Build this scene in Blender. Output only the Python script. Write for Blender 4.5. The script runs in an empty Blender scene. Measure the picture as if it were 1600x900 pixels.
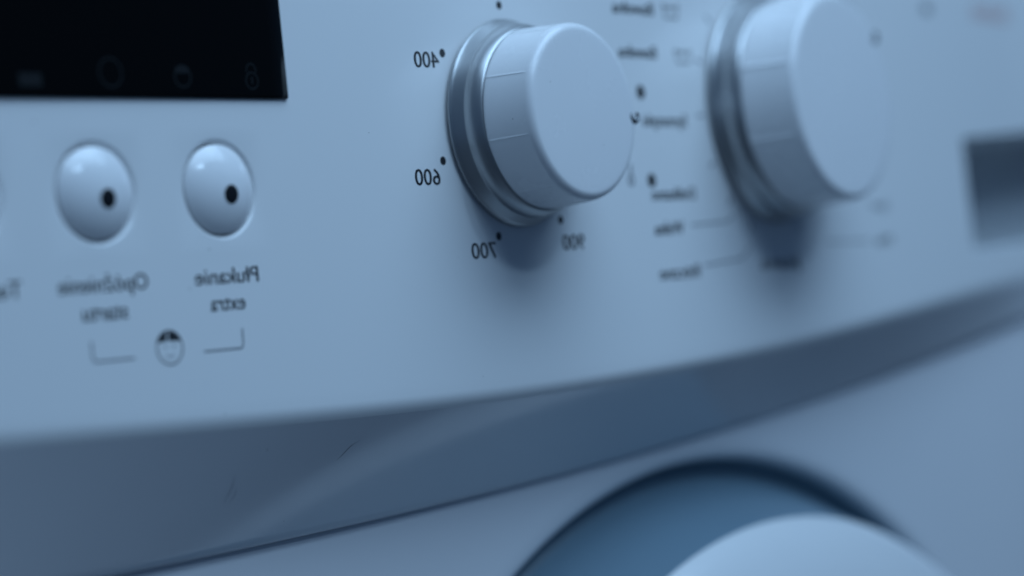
import bpy, bmesh, math, random
from mathutils import Vector, Matrix

random.seed(4)
S = bpy.context.scene
MM = 0.001                                  # every dimension below is in millimetres

# ------------------------------------------------------------------ camera
cam_d = bpy.data.cameras.new('camera')
cam = bpy.data.objects.new('camera', cam_d)
S.collection.objects.link(cam)
R_ = Vector((0.60933534, -0.78611732, -0.10358575))
U_ = Vector((0.04692367, -0.09465985, 0.99440318))
F_ = Vector((0.79152297, 0.61078562, 0.02079208))
C_ = Vector((-486.9718, -370.8752, -52.0))
m = Matrix((R_, U_, -F_)).transposed().to_4x4()
m.translation = C_ * MM
cam.matrix_world = m
cam_d.sensor_width = 36.0
cam_d.lens = 3999.79 / 1600 * 36
cam_d.clip_start = 0.02
cam_d.clip_end = 50
cam_d.dof.use_dof = True
cam_d.dof.focus_distance = 0.574
cam_d.dof.aperture_fstop = 5.7
cam_d.dof.aperture_blades = 0
S.camera = cam

# ------------------------------------------------------------------ light
W = bpy.data.worlds.new('World')
S.world = W
W.use_nodes = True
bgn = W.node_tree.nodes['Background']
bgn.inputs[0].default_value = (0.22, 0.48, 1.0, 1)
bgn.inputs[1].default_value = 0.125


def area(name, loc, target, sx, sy, power, col):
    d = bpy.data.lights.new(name, 'AREA')
    d.shape = 'RECTANGLE'
    d.size, d.size_y, d.energy, d.color = sx, sy, power, col
    o = bpy.data.objects.new(name, d)
    S.collection.objects.link(o)
    o.location = loc
    o.rotation_euler = (Vector(target) - Vector(loc)).to_track_quat('-Z', 'Y').to_euler()
    return o


BLUE = (0.45, 0.705, 1.0)
area('window_pane_lamp', (0.02, -1.52, 1.04), (0, 0, -0.02), 0.085, 0.10, 2.2, BLUE)
area('window_pane_lamp', (-0.21, -1.50, 1.04), (0, 0, -0.02), 0.05, 0.10, 1.2, BLUE)
area('ceiling_bounce_lamp', (0.10, -1.05, 2.35), (0.05, 0, -0.05), 3.0, 1.8, 28.0, BLUE)
area('added_overhead_light', (0.10, -0.36, 0.56), (0.05, 0, 0.0), 0.84, 0.46, 3.6, BLUE)  # added near light, set close so brightness falls off along the fascia

S.view_settings.view_transform = 'Standard'
S.view_settings.look = 'None'
S.view_settings.gamma = 1
S.view_settings.exposure = 0.08
S.cycles.use_denoising = True
S.cycles.max_bounces = 8


# ------------------------------------------------------------------ materials
def principled(name, col, rough, metal=0.0, noise=None, bump=None, coat=0.0, spec=0.5, rvar=None):
    mt = bpy.data.materials.new(name)
    mt.use_nodes = True
    nt = mt.node_tree
    b = nt.nodes['Principled BSDF']
    b.inputs['Base Color'].default_value = (*col, 1)
    b.inputs['Roughness'].default_value = rough
    b.inputs['Metallic'].default_value = metal
    b.inputs['Coat Weight'].default_value = coat
    b.inputs['Coat Roughness'].default_value = 0.06
    b.inputs['Specular IOR Level'].default_value = spec
    tc = nt.nodes.new('ShaderNodeTexCoord')

    def tex(scale, detail=3):
        n = nt.nodes.new('ShaderNodeTexNoise')
        n.inputs['Scale'].default_value = scale
        n.inputs['Detail'].default_value = detail
        nt.links.new(tc.outputs['Object'], n.inputs['Vector'])
        return n
    if noise:
        n = tex(noise[0])
        r = nt.nodes.new('ShaderNodeMapRange')
        r.inputs['To Min'].default_value = 1 - noise[1]
        r.inputs['To Max'].default_value = 1 + noise[1]
        nt.links.new(n.outputs['Fac'], r.inputs['Value'])
        mx = nt.nodes.new('ShaderNodeVectorMath')
        mx.operation = 'SCALE'
        mx.inputs[0].default_value = col
        nt.links.new(r.outputs['Result'], mx.inputs['Scale'])
        nt.links.new(mx.outputs['Vector'], b.inputs['Base Color'])
    if rvar:
        n = tex(rvar[0], 4)
        r = nt.nodes.new('ShaderNodeMapRange')
        r.inputs['From Min'].default_value = 0.3
        r.inputs['From Max'].default_value = 0.7
        r.inputs['To Min'].default_value = rough - rvar[1]
        r.inputs['To Max'].default_value = rough + rvar[1]
        nt.links.new(n.outputs['Fac'], r.inputs['Value'])
        nt.links.new(r.outputs['Result'], b.inputs['Roughness'])
    if bump:
        n = tex(bump[0], 2)
        bp = nt.nodes.new('ShaderNodeBump')
        bp.inputs['Strength'].default_value = bump[1]
        bp.inputs['Distance'].default_value = bump[2]
        nt.links.new(n.outputs['Fac'], bp.inputs['Height'])
        nt.links.new(bp.outputs['Normal'], b.inputs['Normal'])
    return mt


M = {}
M['fascia'] = principled('white_fascia_plastic', (0.80, 0.80, 0.80), 0.23, noise=(30, 0.006), bump=(3500, 0.02, 0.0001), rvar=(14, 0.02))
M['skirt'] = principled('white_trim_plastic', (0.74, 0.74, 0.76), 0.12, noise=(40, 0.01), bump=(900, 0.02, 0.0001), rvar=(35, 0.03), spec=0.9)
M['cap'] = principled('white_knob_plastic', (0.82, 0.82, 0.83), 0.26, noise=(80, 0.012), bump=(2400, 0.03, 0.0001), rvar=(60, 0.06))
M['button'] = principled('white_button_plastic', (0.83, 0.83, 0.84), 0.16, noise=(80, 0.01))
M['silver'] = principled('silver_lacquer', (0.42, 0.43, 0.44), 0.32, metal=0.85, noise=(3000, 0.03))
M['chrome'] = principled('chrome', (0.16, 0.17, 0.18), 0.16, metal=1.0)
M['ink'] = principled('black_ink', (0.018, 0.020, 0.024), 0.45)
M['greyink'] = principled('grey_ink', (0.20, 0.21, 0.23), 0.5)
M['midink'] = principled('dark_grey_ink', (0.10, 0.105, 0.115), 0.5)
M['redink'] = principled('red_ink', (0.50, 0.22, 0.20), 0.5)
M['lens'] = principled('black_indicator_lens', (0.006, 0.006, 0.008), 0.35)
M['display'] = principled('black_display_glass', (0.0025, 0.0028, 0.003), 0.10, spec=0.12, rvar=(50, 0.03))
M['ghost'] = principled('unlit_display_symbol', (0.0024, 0.0034, 0.0042), 0.4)
M['body'] = principled('white_painted_steel', (0.74, 0.74, 0.76), 0.30, noise=(25, 0.02), bump=(900, 0.04, 0.0001))
M['door'] = principled('white_door_plastic', (0.68, 0.69, 0.70), 0.25, noise=(30, 0.015))
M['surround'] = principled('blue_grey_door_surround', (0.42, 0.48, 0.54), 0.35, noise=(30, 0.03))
M['rim'] = principled('shade_coloured_rim_plastic', (0.125, 0.195, 0.25), 0.40, noise=(30, 0.03))  # shade of the recess round the door put into the colour
M['grip'] = principled('shade_darkened_grip_plastic', (0.52, 0.54, 0.56), 0.4, noise=(40, 0.02))  # darker grey puts the shade inside the hollow grip into the colour
M['glass'] = principled('dark_door_glass', (0.02, 0.025, 0.03), 0.06)
M['dark'] = principled('dark_gap', (0.03, 0.03, 0.035), 0.7)
M['scratch'] = principled('scratch', (0.10, 0.10, 0.12), 0.6)
M['smudge'] = principled('faint_scuff', (0.34, 0.34, 0.37), 0.6)

def dust(mt, scale, size, amount):
    """sparse dust specks: tiny darker grains, a few per square centimetre"""
    nt = mt.node_tree
    b = nt.nodes['Principled BSDF']
    tc = nt.nodes.new('ShaderNodeTexCoord')
    vo = nt.nodes.new('ShaderNodeTexVoronoi')
    vo.inputs['Scale'].default_value = scale
    nt.links.new(tc.outputs['Object'], vo.inputs['Vector'])
    lt = nt.nodes.new('ShaderNodeMath')
    lt.operation = 'LESS_THAN'
    lt.inputs[1].default_value = size
    nt.links.new(vo.outputs['Distance'], lt.inputs[0])
    sp_ = nt.nodes.new('ShaderNodeSeparateColor')
    nt.links.new(vo.outputs['Color'], sp_.inputs[0])
    pk = nt.nodes.new('ShaderNodeMath')
    pk.operation = 'LESS_THAN'
    pk.inputs[1].default_value = amount
    nt.links.new(sp_.outputs[0], pk.inputs[0])
    ml = nt.nodes.new('ShaderNodeMath')
    ml.operation = 'MULTIPLY'
    nt.links.new(lt.outputs[0], ml.inputs[0])
    nt.links.new(pk.outputs[0], ml.inputs[1])
    mx = nt.nodes.new('ShaderNodeMix')
    mx.data_type = 'RGBA'
    src = b.inputs['Base Color'].links[0].from_socket
    nt.links.new(ml.outputs[0], mx.inputs['Factor'])
    nt.links.new(src, mx.inputs[6])
    mx.inputs[7].default_value = (0.22, 0.21, 0.20, 1)
    nt.links.new(mx.outputs[2], b.inputs['Base Color'])


dust(M['fascia'], 190, 0.034, 0.25)
dust(M['cap'], 230, 0.034, 0.35)
dust(M['skirt'], 200, 0.034, 0.25)

# ------------------------------------------------------------------ helpers
BASE = Vector((120, 270, -775))
root = bpy.data.objects.new('washing_machine', None)
S.collection.objects.link(root)
root.location = BASE * MM
root['label'] = 'white washing machine with two round knobs, oval push buttons and a black display'
root['category'] = 'washing machine'


def put(name, verts, faces, mat, parent=root, smooth=True, angle=40, label=None, flat=False):
    me = bpy.data.meshes.new(name)
    me.from_pydata([(v[0] * MM, v[1] * MM, v[2] * MM) for v in verts], [], faces)
    me.update()
    me.materials.append(mat)
    if smooth:
        me.polygons.foreach_set('use_smooth', [True] * len(me.polygons))
        try:
            me.set_sharp_from_angle(angle=math.radians(angle))
        except Exception:
            pass
    o = bpy.data.objects.new(name, me)
    S.collection.objects.link(o)
    o.parent = parent
    if parent is root:
        o.location = -BASE * MM
    if label:
        o['label'] = label
    return o


K2, Q3 = 0.000453125, -1.36e-7


def sy(x):
    """depth of the gently bowed fascia at x"""
    if x > 285:
        y0 = 0.5 * K2 * 285 ** 2 + Q3 * 285 ** 3
        m0 = K2 * 285 + 3 * Q3 * 285 ** 2
        return y0 + 3.0 * math.tanh(m0 * (x - 285) / 3.0)
    return 0.5 * K2 * x * x + Q3 * x ** 3


def frame(x):
    mm_ = (sy(x + 0.5) - sy(x - 0.5))
    t = Vector((1, mm_, 0)).normalized()
    return Vector((x, sy(x), 0)), t, Vector((t.y, -t.x, 0))       # point, tangent, outward normal


def edge_z(x):
    x = max(-185, min(330, x))
    return -9.1386e-10 * x ** 4 + 1.0233e-7 * x ** 3 + 2.17514e-4 * x * x + 4.7763e-3 * x - 64.05


def seam_z(x):
    x = max(-185, min(340, x))
    return 5.065e-8 * x ** 3 + 1.39932e-4 * x * x + 0.0423038 * x - 87.8455


SEAM_Y = 20.0


def lathe(cx, cz, prof, n=96, rad=None, cap_centre=False, dz=0.0):
    """revolve (r, h) about the outward normal at cx, cz of the fascia; rad(theta, r, h) may vary the radius"""
    P, t, nn = frame(cx)
    P = P + Vector((0, 0, cz))
    angs = n if isinstance(n, list) else [2 * math.pi * i / n for i in range(n)]
    k = len(angs)
    V, Fc = [], []
    for (r, h) in prof:
        for a in angs:
            rr = rad(a, r, h) if rad else r
            V.append(P + nn * h + t * (rr * math.cos(a)) + Vector((0, 0, rr * math.sin(a))))
    for j in range(len(prof) - 1):
        for i in range(k):
            i2 = (i + 1) % k
            Fc.append((j * k + i, j * k + i2, (j + 1) * k + i2, (j + 1) * k + i))
    if cap_centre:
        c = len(V)
        V.append(P + nn * prof[-1][1])
        b = (len(prof) - 1) * k
        for i in range(k):
            Fc.append((b + i, b + (i + 1) % k, c))
    return V, Fc


def arc(cx, cy, r, a0, a1, n):
    return [(cx + r * math.cos(math.radians(a0 + (a1 - a0) * i / n)), cy + r * math.sin(math.radians(a0 + (a1 - a0) * i / n))) for i in range(n + 1)]


PRINT = 0.035


def on(x, z, lift=PRINT):
    return Vector((x, sy(x) - lift, z))


# ------------------------------------------------------------------ floor the machine stands on
def floor_material():
    mt = bpy.data.materials.new('dark_floor')
    mt.use_nodes = True
    nt = mt.node_tree
    b = nt.nodes['Principled BSDF']
    tc = nt.nodes.new('ShaderNodeTexCoord')
    nz = nt.nodes.new('ShaderNodeTexNoise')
    nz.inputs['Scale'].default_value = 2.6
    nt.links.new(tc.outputs['Object'], nz.inputs['Vector'])
    rp = nt.nodes.new('ShaderNodeValToRGB')
    rp.color_ramp.elements[0].position, rp.color_ramp.elements[0].color = 0.40, (0.05, 0.052, 0.06, 1)
    rp.color_ramp.elements[1].position, rp.color_ramp.elements[1].color = 0.60, (0.20, 0.20, 0.215, 1)
    nt.links.new(nz.outputs['Fac'], rp.inputs[0])
    nt.links.new(rp.outputs[0], b.inputs['Base Color'])
    b.inputs['Roughness'].default_value = 0.45
    return mt


fm = bpy.data.meshes.new('floor')
fm.from_pydata([(-3, -3, 0), (4, -3, 0), (4, 1.2, 0), (-3, 1.2, 0)], [], [(0, 1, 2, 3)])
fm.materials.append(floor_material())
fo = bpy.data.objects.new('floor', fm)
fo.location = (0, 0, BASE.z * MM)
fo['kind'] = 'structure'
S.collection.objects.link(fo)

# ------------------------------------------------------------------ fascia
BX = [-132.47, -99.26, -165.68]
BZ = -13.98
BS = 13.5
cols = set([-180, 420, 252.5, 400])
x = -180
while x < 420:
    cols.add(x)
    x += 6
for b in BX:
    cols = {c for c in cols if not (b - BS - 1.5 < c < b + BS + 1.5)} | {b + BS * q / 3 for q in range(-3, 4)}
cols = {c for c in cols if not (247 < c < 258 and c != 252.5) and not (396 < c < 404 and c != 400)}
cols = sorted(c for c in cols if c >= -180)
# the leftmost button lies close to the machine's edge
if cols[0] > -180:
    cols = [-180] + cols
rows_fixed = [-30, BZ - BS, BZ + BS, 8, 20, 34, 48, 60, 70, 75]
NB = 12                                            # rows between the rounded lower edge and z = -30
S_POCKET = 6                                       # row index of the pocket's lower edge
L = 2.0


def skirt_dir(x):
    E = Vector((x, sy(x), edge_z(x)))
    T = Vector((x, SEAM_Y, seam_z(x)))
    return E, T, (T - E).normalized()


def fz(x, j):
    """height of grid row j at x"""
    if j <= NB:
        e = edge_z(x) + L
        return e + (-30 - e) * j / NB
    z = rows_fixed[j - NB]
    if j == NB + 2:
        z += 0.05 * max(0, min(x, 400) - 252.5) - 1.6 * max(0, min(1, (x - 200) / 50))
    return z


NR = NB + len(rows_fixed)
V, Fc = [], []
for x in cols:
    E, T, d = skirt_dir(x)
    for i in range(7):                             # rounded lower edge, from the trim up to the front
        s = 1 - i / 6
        a, c = E + Vector((0, 0, L)), E + d * L
        V.append(a * (1 - s) ** 2 + E * (2 * s * (1 - s)) + c * s * s)
    for j in range(1, NR):
        V.append(Vector((x, sy(x), fz(x, j))))
H = 7 + NR - 1
ROW_B0 = 6 + NB + 1
ROW_B1 = 6 + NB + 2
ROW_P0 = 6 + S_POCKET
ROW_P1 = 6 + NB + 2
for i in range(len(cols) - 1):
    xm = 0.5 * (cols[i] + cols[i + 1])
    for j in range(H - 1):
        if any(abs(xm - b) < BS for b in BX) and ROW_B0 <= j < ROW_B1:
            continue
        if 252.5 < xm < 400 and ROW_P0 <= j < ROW_P1:
            continue
        Fc.append((i * H + j, (i + 1) * H + j, (i + 1) * H + j + 1, i * H + j + 1))
# dished seats of the buttons, from a square cut-out in to a round hole
for b in BX:
    n = 128
    rings = [('sq', 0), (10.9, 0.0), (10.7, 0.03), (10.45, 0.12), (10.2, 0.28), (10.0, 0.5), (9.85, 0.75), (9.8, 1.1), (9.8, 4.0), (4.0, 4.0)]
    st = len(V)
    for r, dep in rings:
        for i in range(n):
            a = 2 * math.pi * i / n
            ca, sa = math.cos(a), math.sin(a)
            if r == 'sq':
                q = BS / max(abs(ca), abs(sa))
                px, pz = b + q * ca, BZ + q * sa
            else:
                px, pz = b + r * ca, BZ + r * sa
            V.append(Vector((px, sy(px) + dep, pz)))
    for k in range(len(rings) - 1):
        for i in range(n):
            i2 = (i + 1) % n
            Fc.append((st + k * n + i, st + k * n + i2, st + (k + 1) * n + i2, st + (k + 1) * n + i))
fascia = put('control_fascia', V, Fc, M['fascia'], label='bowed white control fascia with printed Polish lettering')

# grip pocket of the detergent drawer
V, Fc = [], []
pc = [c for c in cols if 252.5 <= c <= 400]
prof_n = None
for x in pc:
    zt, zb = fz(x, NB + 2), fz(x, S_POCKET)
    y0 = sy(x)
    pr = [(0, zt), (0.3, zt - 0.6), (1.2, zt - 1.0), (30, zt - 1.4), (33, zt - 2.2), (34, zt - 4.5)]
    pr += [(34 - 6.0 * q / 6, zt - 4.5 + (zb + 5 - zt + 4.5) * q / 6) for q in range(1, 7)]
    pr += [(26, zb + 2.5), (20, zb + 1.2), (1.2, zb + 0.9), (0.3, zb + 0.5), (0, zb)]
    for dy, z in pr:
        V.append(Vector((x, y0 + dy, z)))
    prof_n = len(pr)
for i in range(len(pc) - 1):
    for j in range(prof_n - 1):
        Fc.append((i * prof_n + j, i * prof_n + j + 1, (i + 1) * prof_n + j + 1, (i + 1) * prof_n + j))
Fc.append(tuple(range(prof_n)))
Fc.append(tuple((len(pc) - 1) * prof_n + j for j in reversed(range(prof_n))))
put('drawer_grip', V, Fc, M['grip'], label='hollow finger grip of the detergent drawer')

# ------------------------------------------------------------------ sloping trim below the fascia
V, Fc = [], []
sc = [-180 + 600 * i / 100 for i in range(101)]
NS = 14
for x in sc:
    E, T, d = skirt_dir(x)
    A = E + d * L
    nrm = Vector((0, d.z, -d.y))
    for j in range(NS + 1):
        s = j / NS
        V.append(A.lerp(T, s) - nrm * (0.06 * math.sin(math.pi * s)))
    V.append(T + Vector((0, 0.5, -0.35)))
    V.append(T + Vector((0, 1.2, -0.3)))
    V.append(T + Vector((0, 1.7, 0.5)))
    V.append(T + Vector((0, 1.7, 6)))
H2 = NS + 5
for i in range(len(sc) - 1):
    for j in range(H2 - 1):
        Fc.append((i * H2 + j, i * H2 + j + 1, (i + 1) * H2 + j + 1, (i + 1) * H2 + j))
skirt = put('lower_trim', V, Fc, M['skirt'], label='glossy sloping trim under the fascia, in shade')


def on_skirt(x, s):
    E, T, d = skirt_dir(x)
    A = E + d * L
    nrm = Vector((0, d.z, -d.y))
    return A.lerp(T, s) - nrm * (0.06 * math.sin(math.pi * s)) + Vector((0, -1, -1)).normalized() * 0.05


def skirt_line(name, pts, w, mat):
    V, Fc = [], []
    n = len(pts)
    for i, (x, s) in enumerate(pts):
        ww = w * math.sin(math.pi * (i + 0.25) / (n - 0.5))
        V += [on_skirt(x - ww, s), on_skirt(x + ww, s)]
    for i in range(n - 1):
        Fc.append((2 * i, 2 * i + 1, 2 * i + 3, 2 * i + 2))
    put(name, V, Fc, mat, skirt, smooth=False)


skirt_line('scratch', [(-65.2 + 5.6 * i / 8, 0.36 - 0.17 * i / 8 + 0.012 * math.sin(i)) for i in range(9)], 0.14, M['scratch'])
skirt_line('scuff_mark', [(-96.3 + 0.5 * math.sin(i * 0.5), 0.36 + 0.24 * i / 8) for i in range(9)], 0.13, M['smudge'])
skirt_line('scuff_mark', [(-95.3 + 1.3 * math.sin(i * 0.3), 0.60 - 0.13 * i / 8) for i in range(9)], 0.11, M['smudge'])

# ------------------------------------------------------------------ body front, door surround, door
DC = (97.0, -274.0)
DR = 184.0
BY = 22.0
V, Fc = [], []
n = 160


def outer_pt(a):
    ca, sa = math.cos(a), math.sin(a)
    lo, hi = DR, 1200
    for _ in range(40):
        mid = 0.5 * (lo + hi)
        px, pz = DC[0] + mid * ca, DC[1] + mid * sa
        ok = -180 <= px <= 420 and pz >= -760 and pz <= max(seam_z(px) + 7, DC[1] + DR + 1.0)
        lo, hi = (mid, hi) if ok else (lo, mid)
    return DC[0] + lo * ca, DC[1] + lo * sa


lip = [(DR + 6, 0), (DR + 3, 0.1), (DR + 1.2, 0.6), (DR + 0.3, 1.6), (DR, 3.2)]
ang = [2 * math.pi * i / n for i in range(n)]
for a in ang:
    ox, oz = outer_pt(a)
    V.append(Vector((ox, BY, oz)))
    dmax = math.hypot(ox - DC[0], oz - DC[1])
    for r, dy in lip:
        rr = min(r, max(DR + 0.2, dmax - 0.05)) if r > DR + 0.3 else r
        V.append(Vector((DC[0] + rr * math.cos(a), BY + dy, DC[1] + rr * math.sin(a))))
k = len(lip) + 1
for i in range(n):
    i2 = (i + 1) % n
    for j in range(k - 1):
        Fc.append((i * k + j, i * k + j + 1, i2 * k + j + 1, i2 * k + j))
front = put('front_panel', V, Fc, M['body'], label='white painted front panel around the round door')


def ylathe(prof, n=160):
    V, Fc = [], []
    for r, y in prof:
        for i in range(n):
            a = 2 * math.pi * i / n
            V.append(Vector((DC[0] + r * math.cos(a), y, DC[1] + r * math.sin(a))))
    for j in range(len(prof) - 1):
        for i in range(n):
            i2 = (i + 1) % n
            Fc.append((j * n + i, j * n + i2, (j + 1) * n + i2, (j + 1) * n + i))
    return V, Fc


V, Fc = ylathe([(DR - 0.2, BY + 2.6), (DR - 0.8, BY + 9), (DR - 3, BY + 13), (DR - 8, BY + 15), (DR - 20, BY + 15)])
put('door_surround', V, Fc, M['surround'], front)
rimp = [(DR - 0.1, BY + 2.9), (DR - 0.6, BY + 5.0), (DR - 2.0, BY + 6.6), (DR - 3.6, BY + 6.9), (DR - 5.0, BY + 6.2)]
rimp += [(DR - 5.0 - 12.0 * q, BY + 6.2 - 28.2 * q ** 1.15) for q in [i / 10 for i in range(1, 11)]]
dp = [rimp[-1], (DR - 18.2, BY - 24), (DR - 20.5, BY - 26.2), (DR - 25, BY - 29.2), (DR - 32, BY - 32.5), (DR - 42, BY - 36), (DR - 54, BY - 38), (DR - 64, BY - 36), (DR - 71, BY - 28), (DR - 74, BY - 10), (DR - 74.5, BY + 4)]
V, Fc = ylathe(dp)
door = put('door', V, Fc, M['door'], label='round white porthole door bulging forward')
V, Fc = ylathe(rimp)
put('door_rim', V, Fc, M['rim'], door, label='outer rim of the door, recess shade put into its blue-grey colour')
V, Fc = ylathe([(DR - 73.5, BY - 1), (DR - 85, BY - 6), (DR - 110, BY - 13), (DR - 150, BY - 16), (0.5, BY - 16.5)])
put('door_glass', V, Fc, M['glass'], door)

# cabinet sides, back and top
X0, X1, Y0, Y1, Z0, Z1 = -180, 420, 23.5, 560, -775, 74
V = [(X0, Y0, Z0), (X1, Y0, Z0), (X1, Y1, Z0), (X0, Y1, Z0), (X0, Y0, Z1), (X1, Y0, Z1), (X1, Y1, Z1), (X0, Y1, Z1)]
Fc = [(0, 3, 2, 1), (4, 5, 6, 7), (1, 2, 6, 5), (2, 3, 7, 6), (3, 0, 4, 7)]
put('cabinet', V, Fc, M['body'], smooth=False)
V = [(-180, sy(-180), 75.0), (420, sy(420), 75.0), (420, 26, 75.4), (-180, 26, 75.4)]
put('fascia_top', [(cx_, sy(cx_), 75.0) for cx_ in cols] + [(cx_, 27, 75.6) for cx_ in cols],
    [(i, i + 1, len(cols) + i + 1, len(cols) + i) for i in range(len(cols) - 1)], M['fascia'], fascia)


# ------------------------------------------------------------------ display
def rounded_rect(x0, x1, z0, z1, r, n=5):
    P = []
    for cx_, cz_, a in ((x1 - r, z0 + r, -90), (x1 - r, z1 - r, 0), (x0 + r, z1 - r, 90), (x0 + r, z0 + r, 180)):
        for i in range(n + 1):
            t = math.radians(a + 90 * i / n)
            P.append((cx_ + r * math.cos(t), cz_ + r * math.sin(t)))
    return P


# plate follows the bow of the fascia: strips along x
V, Fc = [], []
xs = [-178 + (101.2) * i / 40 for i in range(41)]
xs[-1] = -76.75
rim = [(0.0, -0.4), (0.0, 0.45), (0.25, 0.75), (0.8, 0.8)]            # inset, lift
secs = []
Z_lo, Z_hi = 5.05, 64
for i, x in enumerate(xs):
    sec = []
    for ins, lift in rim:
        sec.append((x, lift, Z_lo + ins))
    for ins, lift in reversed(rim):
        sec.append((x, lift, Z_hi - ins))
    if i == len(xs) - 1:
        sec = [(x, lf if lf < 0.4 else 0.45, z) for (_, lf, z) in sec]
    if i == len(xs) - 2:
        sec = [(-77.2, lf, z) for (_, lf, z) in sec]
    secs.append(sec)
secs.append([(-76.75, -0.4, z) for (_, lf, z) in secs[-1]])
# small corner radius
for k_, sec in enumerate(secs[-2:]):
    secs[len(secs) - 2 + k_] = [(x, lf, z + (0.5 if j < 4 else -0.5)) for j, (x, lf, z) in enumerate(sec)]
for sec in secs:
    for (x, lf, z) in sec:
        V.append(Vector((x, sy(x) - lf, z)))
for i in range(len(secs) - 1):
    for j in range(7):
        Fc.append((i * 8 + j, (i + 1) * 8 + j, (i + 1) * 8 + j + 1, i * 8 + j + 1))
display = put('display_panel', V, Fc, M['display'], angle=50, label='glossy black display window, switched off')

# ------------------------------------------------------------------ push buttons
for bi, b in enumerate(BX):
    rb, hd = 9.4, 2.55
    Rs = (rb * rb + hd * hd) / (2 * hd)
    prof = [(rb - 0.2, -3.5), (rb, -3.0), (rb, -0.15)]
    for i in range(1, 25):
        r = rb * math.cos(math.pi / 2 * i / 24)
        h = math.sqrt(Rs * Rs - r * r) - (Rs - hd)
        prof.append((max(r, 0.02), h + 0.15 - 0.3 * (r / rb) ** 8))
    V, Fc = lathe(b, BZ, prof, 96)
    bt = put('push_button', V, Fc, M['button'], angle=60)
    # indicator lens let into the dome
    P, t, nn = frame(b)
    V, Fc = [], []
    cz = -1.35
    for r in (0.0, 0.7, 1.4, 1.9, 2.05):
        for i in range(40):
            a = 2 * math.pi * i / 40
            u, w = 0.75 + r * math.cos(a), cz + r * math.sin(a)
            q = math.hypot(u, w)
            h = math.sqrt(Rs * Rs - q * q) - (Rs - hd) + 0.15
            V.append(P + Vector((0, 0, BZ)) + t * u + Vector((0, 0, w)) + nn * (h + (0.12 if r < 2 else 0.0)))
    for j in range(4):
        for i in range(40):
            i2 = (i + 1) % 40
            Fc.append((j * 40 + i, j * 40 + i2, (j + 1) * 40 + i2, (j + 1) * 40 + i))
    put('indicator_lens', V, Fc, M['lens'], bt, angle=70)


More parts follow.
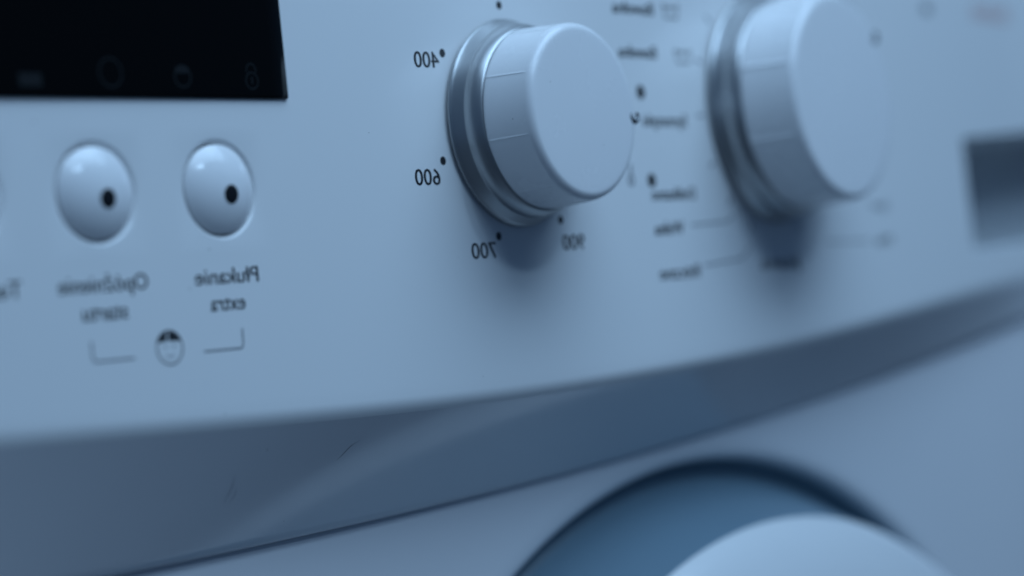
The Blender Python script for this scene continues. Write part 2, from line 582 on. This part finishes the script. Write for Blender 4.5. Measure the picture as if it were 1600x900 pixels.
# ------------------------------------------------------------------ rotary knobs
def knob(cx, cz, R0, Rb, Rt, hb, ht, line0, pointer_deg, label, collar_prof, trim=None):
    FS = 40.0

    def capr(a, r, h):
        ph = (math.degrees(a) - line0 + FS / 2) % FS - FS / 2       # distance to the nearest ridge line
        mid = FS / 2 - abs(ph)                                       # distance to the facet's middle
        w = 0.09 * max(0.0, min(1.0, (ht - 0.5 - h) / 1.5))
        f = (1 - w) + w * math.cos(math.radians(FS / 2)) / math.cos(math.radians(mid))
        rib = (0.12 if Rt < 25 else 0.26) * math.exp(-(ph / (0.42 if Rt < 25 else 0.9)) ** 2) if hb + 0.05 < h < ht - 2.3 else 0.0
        return r * f + rib
    angs = []
    for kf in range(9):
        for d in (-20, -17, -14, -11, -8, -6, -4, -2.5, -1.5, -1.0, -0.7, -0.45, -0.22, 0, 0.22, 0.45, 0.7, 1.0, 1.5, 2.5, 4, 6, 8, 11, 14, 17):
            angs.append(math.radians(line0 + FS * kf + d))
    rr = 2.1
    prof = [(Rb - 1.2, hb - 0.35), (Rb - 0.35, hb - 0.3), (Rb - 0.05, hb), (Rb, hb + 0.25), (Rb - 0.05, hb + 0.8)]
    nst = 8
    hs = ht - rr
    for i in range(1, nst + 1):
        s = i / nst
        prof.append((Rb + (Rt - Rb) * s - 0.05 * (1 - s), hb + 0.8 + (hs - 0.7 - hb - 0.8) * s))
    prof += [(Rt - rr + rr * math.cos(math.radians(q)), hs + rr * math.sin(math.radians(q))) for q in range(0, 91, 10)]
    rf = Rt - rr
    for s in (0.93, 0.8, 0.6, 0.4, 0.2, 0.02):
        prof.append((rf * s, ht + 0.35 * (1 - s * s)))
    V, Fc = lathe(cx, cz, prof, angs, capr, cap_centre=True)
    cap = put('rotary_knob', V, Fc, M['cap'], angle=35, label=label)
    V, Fc = lathe(cx, cz, collar_prof, 128)
    put('knob_collar', V, Fc, M['silver'], cap, angle=50)
    # bright pointer let into the rim
    P, t, nn = frame(cx)
    P = P + Vector((0, 0, cz))
    a = math.radians(pointer_deg)
    er = t * math.cos(a) + Vector((0, 0, math.sin(a)))
    et = -t * math.sin(a) + Vector((0, 0, math.cos(a)))
    up = Vector((0, 0, 1)) if abs(pointer_deg) < 20 else et
    sd = up.cross(nn).normalized()
    c = P + er * (Rt - 1.0) + nn * (ht - 0.25)
    V, Fc = [], []
    nu, nv = 28, 10                               # a small dark hook let into the rim, open at the top
    for j in range(nu + 1):
        ph = math.radians(150 + 240 * j / nu)
        cr = sd * (-1.45 * math.cos(ph)) + up * (1.45 * math.sin(ph))
        tr = 0.62 * (0.35 + 0.65 * math.sin(math.pi * (j + 0.5) / (nu + 1)) ** 0.5)
        for i in range(nv):
            th = 2 * math.pi * i / nv
            V.append(c + cr * (1 + tr / 1.45 * math.cos(th)) + nn * (tr * math.sin(th)))
    for j in range(nu):
        for i in range(nv):
            i2 = (i + 1) % nv
            Fc.append((j * nv + i, j * nv + i2, (j + 1) * nv + i2, (j + 1) * nv + i))
    put('pointer', V, Fc, M['chrome'], cap, angle=80)
    if trim:  # thin silver arc along part of the rim
        V, Fc = [], []
        nseg = 40
        for i in range(nseg + 1):
            a = math.radians(trim[0] + (trim[1] - trim[0]) * i / nseg)
            er = t * math.cos(a) + Vector((0, 0, math.sin(a)))
            for q in range(8):
                b_ = 2 * math.pi * q / 8
                V.append(P + er * (Rt - 0.25 + 0.55 * math.cos(b_)) + nn * (ht - 1.6 + 0.7 * math.sin(b_)))
        for i in range(nseg):
            for q in range(8):
                q2 = (q + 1) % 8
                Fc.append((i * 8 + q, i * 8 + q2, (i + 1) * 8 + q2, (i + 1) * 8 + q))
        put('rim_arc', V, Fc, M['silver'], cap)
    return cap


def collar(R0, Rb, hb):
    """silver collar: foot, shallow concave flange, bead, neck"""
    w = R0 - Rb
    p = [(R0 - 1.6, -0.2), (R0 - 1.3, 0.5), (R0 - 0.15, 0.75), (R0, 1.0), (R0 - 0.1, 1.35), (R0 - 0.35, 1.6)]
    for i in range(1, 9):
        s = i / 8
        p.append((R0 - 0.35 - (w * 0.44) * s ** 0.9, 1.6 + (hb * 0.34) * s))
    r1, h1 = p[-1]
    p += [(r1 + 0.05, h1 + 0.2)]
    for i in range(1, 13):                       # rounded shoulder up to the neck
        q = i / 12
        p.append((r1 + 0.12 - (w * 0.42) * q ** 2, h1 + 0.25 + (hb - h1 - 0.5) * q))
    p += [(Rb - 0.3, hb - 0.12), (Rb - 1.0, hb - 0.3)]
    return p


knob(0, 0, 25.0, 21.7, 21.1, 8.8, 22.1, 154.5, -3, 'white spin speed knob on a silver collar, in sharp focus', collar(25.0, 21.7, 8.8))
knob(120.45, 5.1, 32.0, 29.2, 28.5, 9.3, 24.9, 162.0, 38, 'larger white programme knob on a silver collar, out of focus', collar(32.0, 29.2, 9.3), trim=(40, 84))


# ------------------------------------------------------------------ print on the fascia
def lettering(txt, x_right, x_left, z0, cap_h, mat=None, parent=fascia, lift=PRINT, bold=0.07, name='lettering'):
    """mirror-written text: starts at x_right and runs to x_left, baseline z0, capital height cap_h"""
    cu = bpy.data.curves.new('t', 'FONT')
    cu.body = txt
    cu.size = 1.0
    cu.resolution_u = 3
    ob = bpy.data.objects.new('t', cu)
    S.collection.objects.link(ob)
    dg = bpy.context.evaluated_depsgraph_get()
    me = bpy.data.meshes.new_from_object(ob.evaluated_get(dg))
    vs = [v.co.copy() for v in me.vertices]
    fs = [tuple(p.vertices) for p in me.polygons]
    bpy.data.objects.remove(ob)
    bpy.data.curves.remove(cu)
    bpy.data.meshes.remove(me)
    if not vs:
        return
    x0, x1 = min(v.x for v in vs), max(v.x for v in vs)
    kz = cap_h / 0.69
    kx = (x_right - x_left) / (x1 - x0)
    V, Fc = [], []
    for q, dx in enumerate((0.0, -bold, bold)):                # slightly bold face
        b0 = len(V)
        V += [on(x_right + dx - (v.x - x0) * kx, z0 + v.y * kz, lift + 0.006 * q) for v in vs]
        Fc += [tuple(b0 + k for k in reversed(f)) for f in fs]
    put(name, V, Fc, mat or M['ink'], parent, smooth=False)


def stroke(name, pts, w, mat=None, parent=fascia, lift=PRINT):
    """flat printed line of width w through the points (x, z)"""
    V, Fc = [], []
    n = len(pts)
    for i, (x, z) in enumerate(pts):
        a = pts[max(0, i - 1)]
        b = pts[min(n - 1, i + 1)]
        dx, dz = b[0] - a[0], b[1] - a[1]
        l = math.hypot(dx, dz) or 1
        nx, nz = -dz / l * w / 2, dx / l * w / 2
        V += [on(x + nx, z + nz, lift), on(x - nx, z - nz, lift)]
    for i in range(n - 1):
        Fc.append((2 * i, 2 * i + 1, 2 * i + 3, 2 * i + 2))
    put(name, V, Fc, mat or M['ink'], parent, smooth=False)


def disc(name, x, z, r, mat=None, parent=fascia, lift=PRINT, n=28):
    V = [on(x + r * math.cos(2 * math.pi * i / n), z + r * math.sin(2 * math.pi * i / n), lift) for i in range(n)]
    put(name, V, [tuple(range(n))], mat or M['ink'], parent, smooth=False)


def ring(name, x, z, r, w, a0=0, a1=360, mat=None, parent=fascia, lift=PRINT, n=40, ex=1.0):
    stroke(name, [(x + ex * r * math.cos(math.radians(a0 + (a1 - a0) * i / n)), z + r * math.sin(math.radians(a0 + (a1 - a0) * i / n))) for i in range(n + 1)], w, mat, parent, lift)


# labels under the buttons
lettering('Płukanie', -90.8, -108.8, -33.75, 3.3)
lettering('extra', -95.4, -105.2, -39.35, 3.3)
lettering('Opóźnienie', -121.6, -144.4, -33.75, 3.3)
lettering('startu', -127.6, -139.0, -39.35, 3.3)
lettering('Temp.', -153.2, -166.5, -33.75, 3.3)
# bracket that joins two buttons
stroke('bracket_line', [(-97.0, -43.4), (-97.1, -46.6), (-97.3, -47.2), (-97.9, -47.5), (-108.3, -47.5)], 0.42, M['greyink'])
stroke('bracket_line', [(-137.6, -43.4), (-137.6, -46.6), (-137.4, -47.2), (-136.8, -47.5), (-126.9, -47.5)], 0.42, M['greyink'])
# child lock symbol: a face with dark hair and a curl
fx, fzc, fr = -117.5, -46.0, 3.45
ring('child_lock_symbol', fx, fzc, fr, 0.36, mat=M['midink'])
hv = [(fx + fr * 0.97 * math.cos(math.radians(a)), fzc + fr * 0.97 * math.sin(math.radians(a))) for a in range(22, 91, 4)]
hair_r = [(fx - 0.25, fzc + 1.35)] + [(fx + 1.4, fzc + 1.25), (fx + 2.9, fzc + 1.2)] + hv + [(fx - 0.05, fzc + fr * 0.97)]
hv2 = [(fx + fr * 0.97 * math.cos(math.radians(a)), fzc + fr * 0.97 * math.sin(math.radians(a))) for a in range(94, 159, 4)]
hair_l = [(fx - 0.45, fzc + fr * 0.97)] + hv2 + [(fx - 2.9, fzc + 1.2), (fx - 1.6, fzc + 1.25), (fx - 0.65, fzc + 1.35)]
for h_ in (hair_r, hair_l):
    put('child_lock_symbol', [on(x, z) for x, z in h_], [tuple(range(len(h_)))], M['ink'], fascia, smooth=False)
ring('child_lock_symbol', fx - 1.15, fzc - 0.1, 0.35, 0.3, 20, 160, mat=M['greyink'], n=8)
ring('child_lock_symbol', fx + 1.15, fzc - 0.1, 0.35, 0.3, 20, 160, mat=M['greyink'], n=8)
ring('child_lock_symbol', fx, fzc - 0.7, 1.25, 0.25, 215, 325, mat=M['greyink'], n=14)

# spin speed scale
for a in (90, 145, 198, 250.8, 303.8, 357, 48):
    disc('scale_dot', 28.5 * math.cos(math.radians(a)), 28.5 * math.sin(math.radians(a)), 1.02)
lettering('400', -24.9, -33.7, 12.85, 3.75, bold=0.09)
lettering('600', -28.8, -37.6, -14.35, 3.75, bold=0.09)
lettering('700', -10.9, -20.1, -31.95, 3.75, bold=0.09)
lettering('900', 24.9, 15.7, -31.1, 3.75, bold=0.09)

# indicator lamps between the knobs
for x, z in ((57.0, 8.4), (57.8, -14.5)):
    disc('indicator_dot', x, z, 1.85, M['lens'])
stroke('key_symbol', [(48.7, -10.4), (48.6, -13.4)], 0.9, M['greyink'])
ring('key_symbol', 48.3, -14.4, 1.1, 0.7, mat=M['greyink'])

# programme names
lettering('Bawełna', 66.9, 47.8, 28.7, 3.2, bold=0.14)
lettering('Bawełna', 66.2, 48.6, 17.3, 3.2, bold=0.14)
lettering('Syntetyki', 77.8, 56.8, -0.4, 3.1, bold=0.14)
lettering('Delikatne', 78.0, 57.2, -19.6, 3.1, bold=0.14)
lettering('Wełna', 70.7, 56.9, -28.6, 3.3, bold=0.14)
lettering('Ręczne', 76.2, 57.1, -40.2, 3.4, bold=0.14)
lettering('Jeans', 131.3, 109.1, -39.4, 3.3, bold=0.14)
lettering('Sport', 191, 179, -24.2, 2.8, M['greyink'])
lettering('Mix', 191, 180, -34.8, 2.8)
lettering('1', 238, 232, 37.0, 3.2, M['greyink'])


def tub(x, z, k=1.0):
    stroke('wash_symbol', [(x - 4 * k, z + 1.8 * k), (x - 3.1 * k, z - 1.8 * k), (x + 3.1 * k, z - 1.8 * k), (x + 4 * k, z + 1.8 * k)], 0.5, M['ink'])
    stroke('wash_symbol', [(x - 3.4 * k + 0.68 * k * i, z + 0.9 * k + 0.45 * k * math.sin(i * 1.5)) for i in range(11)], 0.5, M['ink'])


tub(75.5, 30.2)
tub(79.3, 18.4)
stroke('leader_line', [(74.6, -26.5), (93.5, -25.9), (97, -24.2)], 0.5, M['greyink'])
stroke('leader_line', [(78.9, -37.3), (99, -36.2), (104, -33.0)], 0.5, M['greyink'])
stroke('leader_line', [(148, -33.0), (176, -33.4)], 0.5, M['greyink'])
for a in (138, 160, 184, 206, 226, 246, 290, 316):
    ca, sa = math.cos(math.radians(a)), math.sin(math.radians(a))
    stroke('tick_mark', [(120.45 + 34.0 * ca, 5.1 + 34.0 * sa), (120.45 + 37.0 * ca, 5.1 + 37.0 * sa)], 0.8, M['greyink'])
# faint red print near the drawer
for i, (w_, hgt) in enumerate(((3.2, 4.4), (3.0, 3.4), (3.4, 3.4), (2.6, 4.6), (3.2, 3.4), (3.0, 3.4), (3.6, 3.4))):
    x_ = 302 - i * 4.6
    ring('red_print', x_, 39.6 + (hgt - 3.4) * 0.3, hgt / 2, 0.9, 20, 340, mat=M['redink'], n=14, ex=w_ / hgt)

# unlit symbols behind the display glass
DL = 0.8 + 0.03
ring('lock_symbol', -87.6, 8.9, 1.75, 0.35, mat=M['ghost'], parent=display, lift=DL)
ring('lock_symbol', -87.6, 11.2, 1.35, 0.35, -20, 200, mat=M['ghost'], parent=display, lift=DL, n=20)
stroke('lock_symbol', [(-87.6, 9.7), (-87.6, 8.2)], 0.5, M['ghost'], display, DL)
ring('face_symbol', -107.3, 9.6, 2.2, 0.4, mat=M['ghost'], parent=display, lift=DL)
stroke('face_symbol', [(-109.0, 10.9), (-105.6, 10.9)], 1.3, M['ghost'], display, DL)
ring('shirt_symbol', -126.5, 10.2, 2.9, 0.4, mat=M['ghost'], parent=display, lift=DL)
stroke('bar_symbol', [(-149.5, 8.6), (-144.0, 8.6)], 2.6, M['ghost'], display, DL)
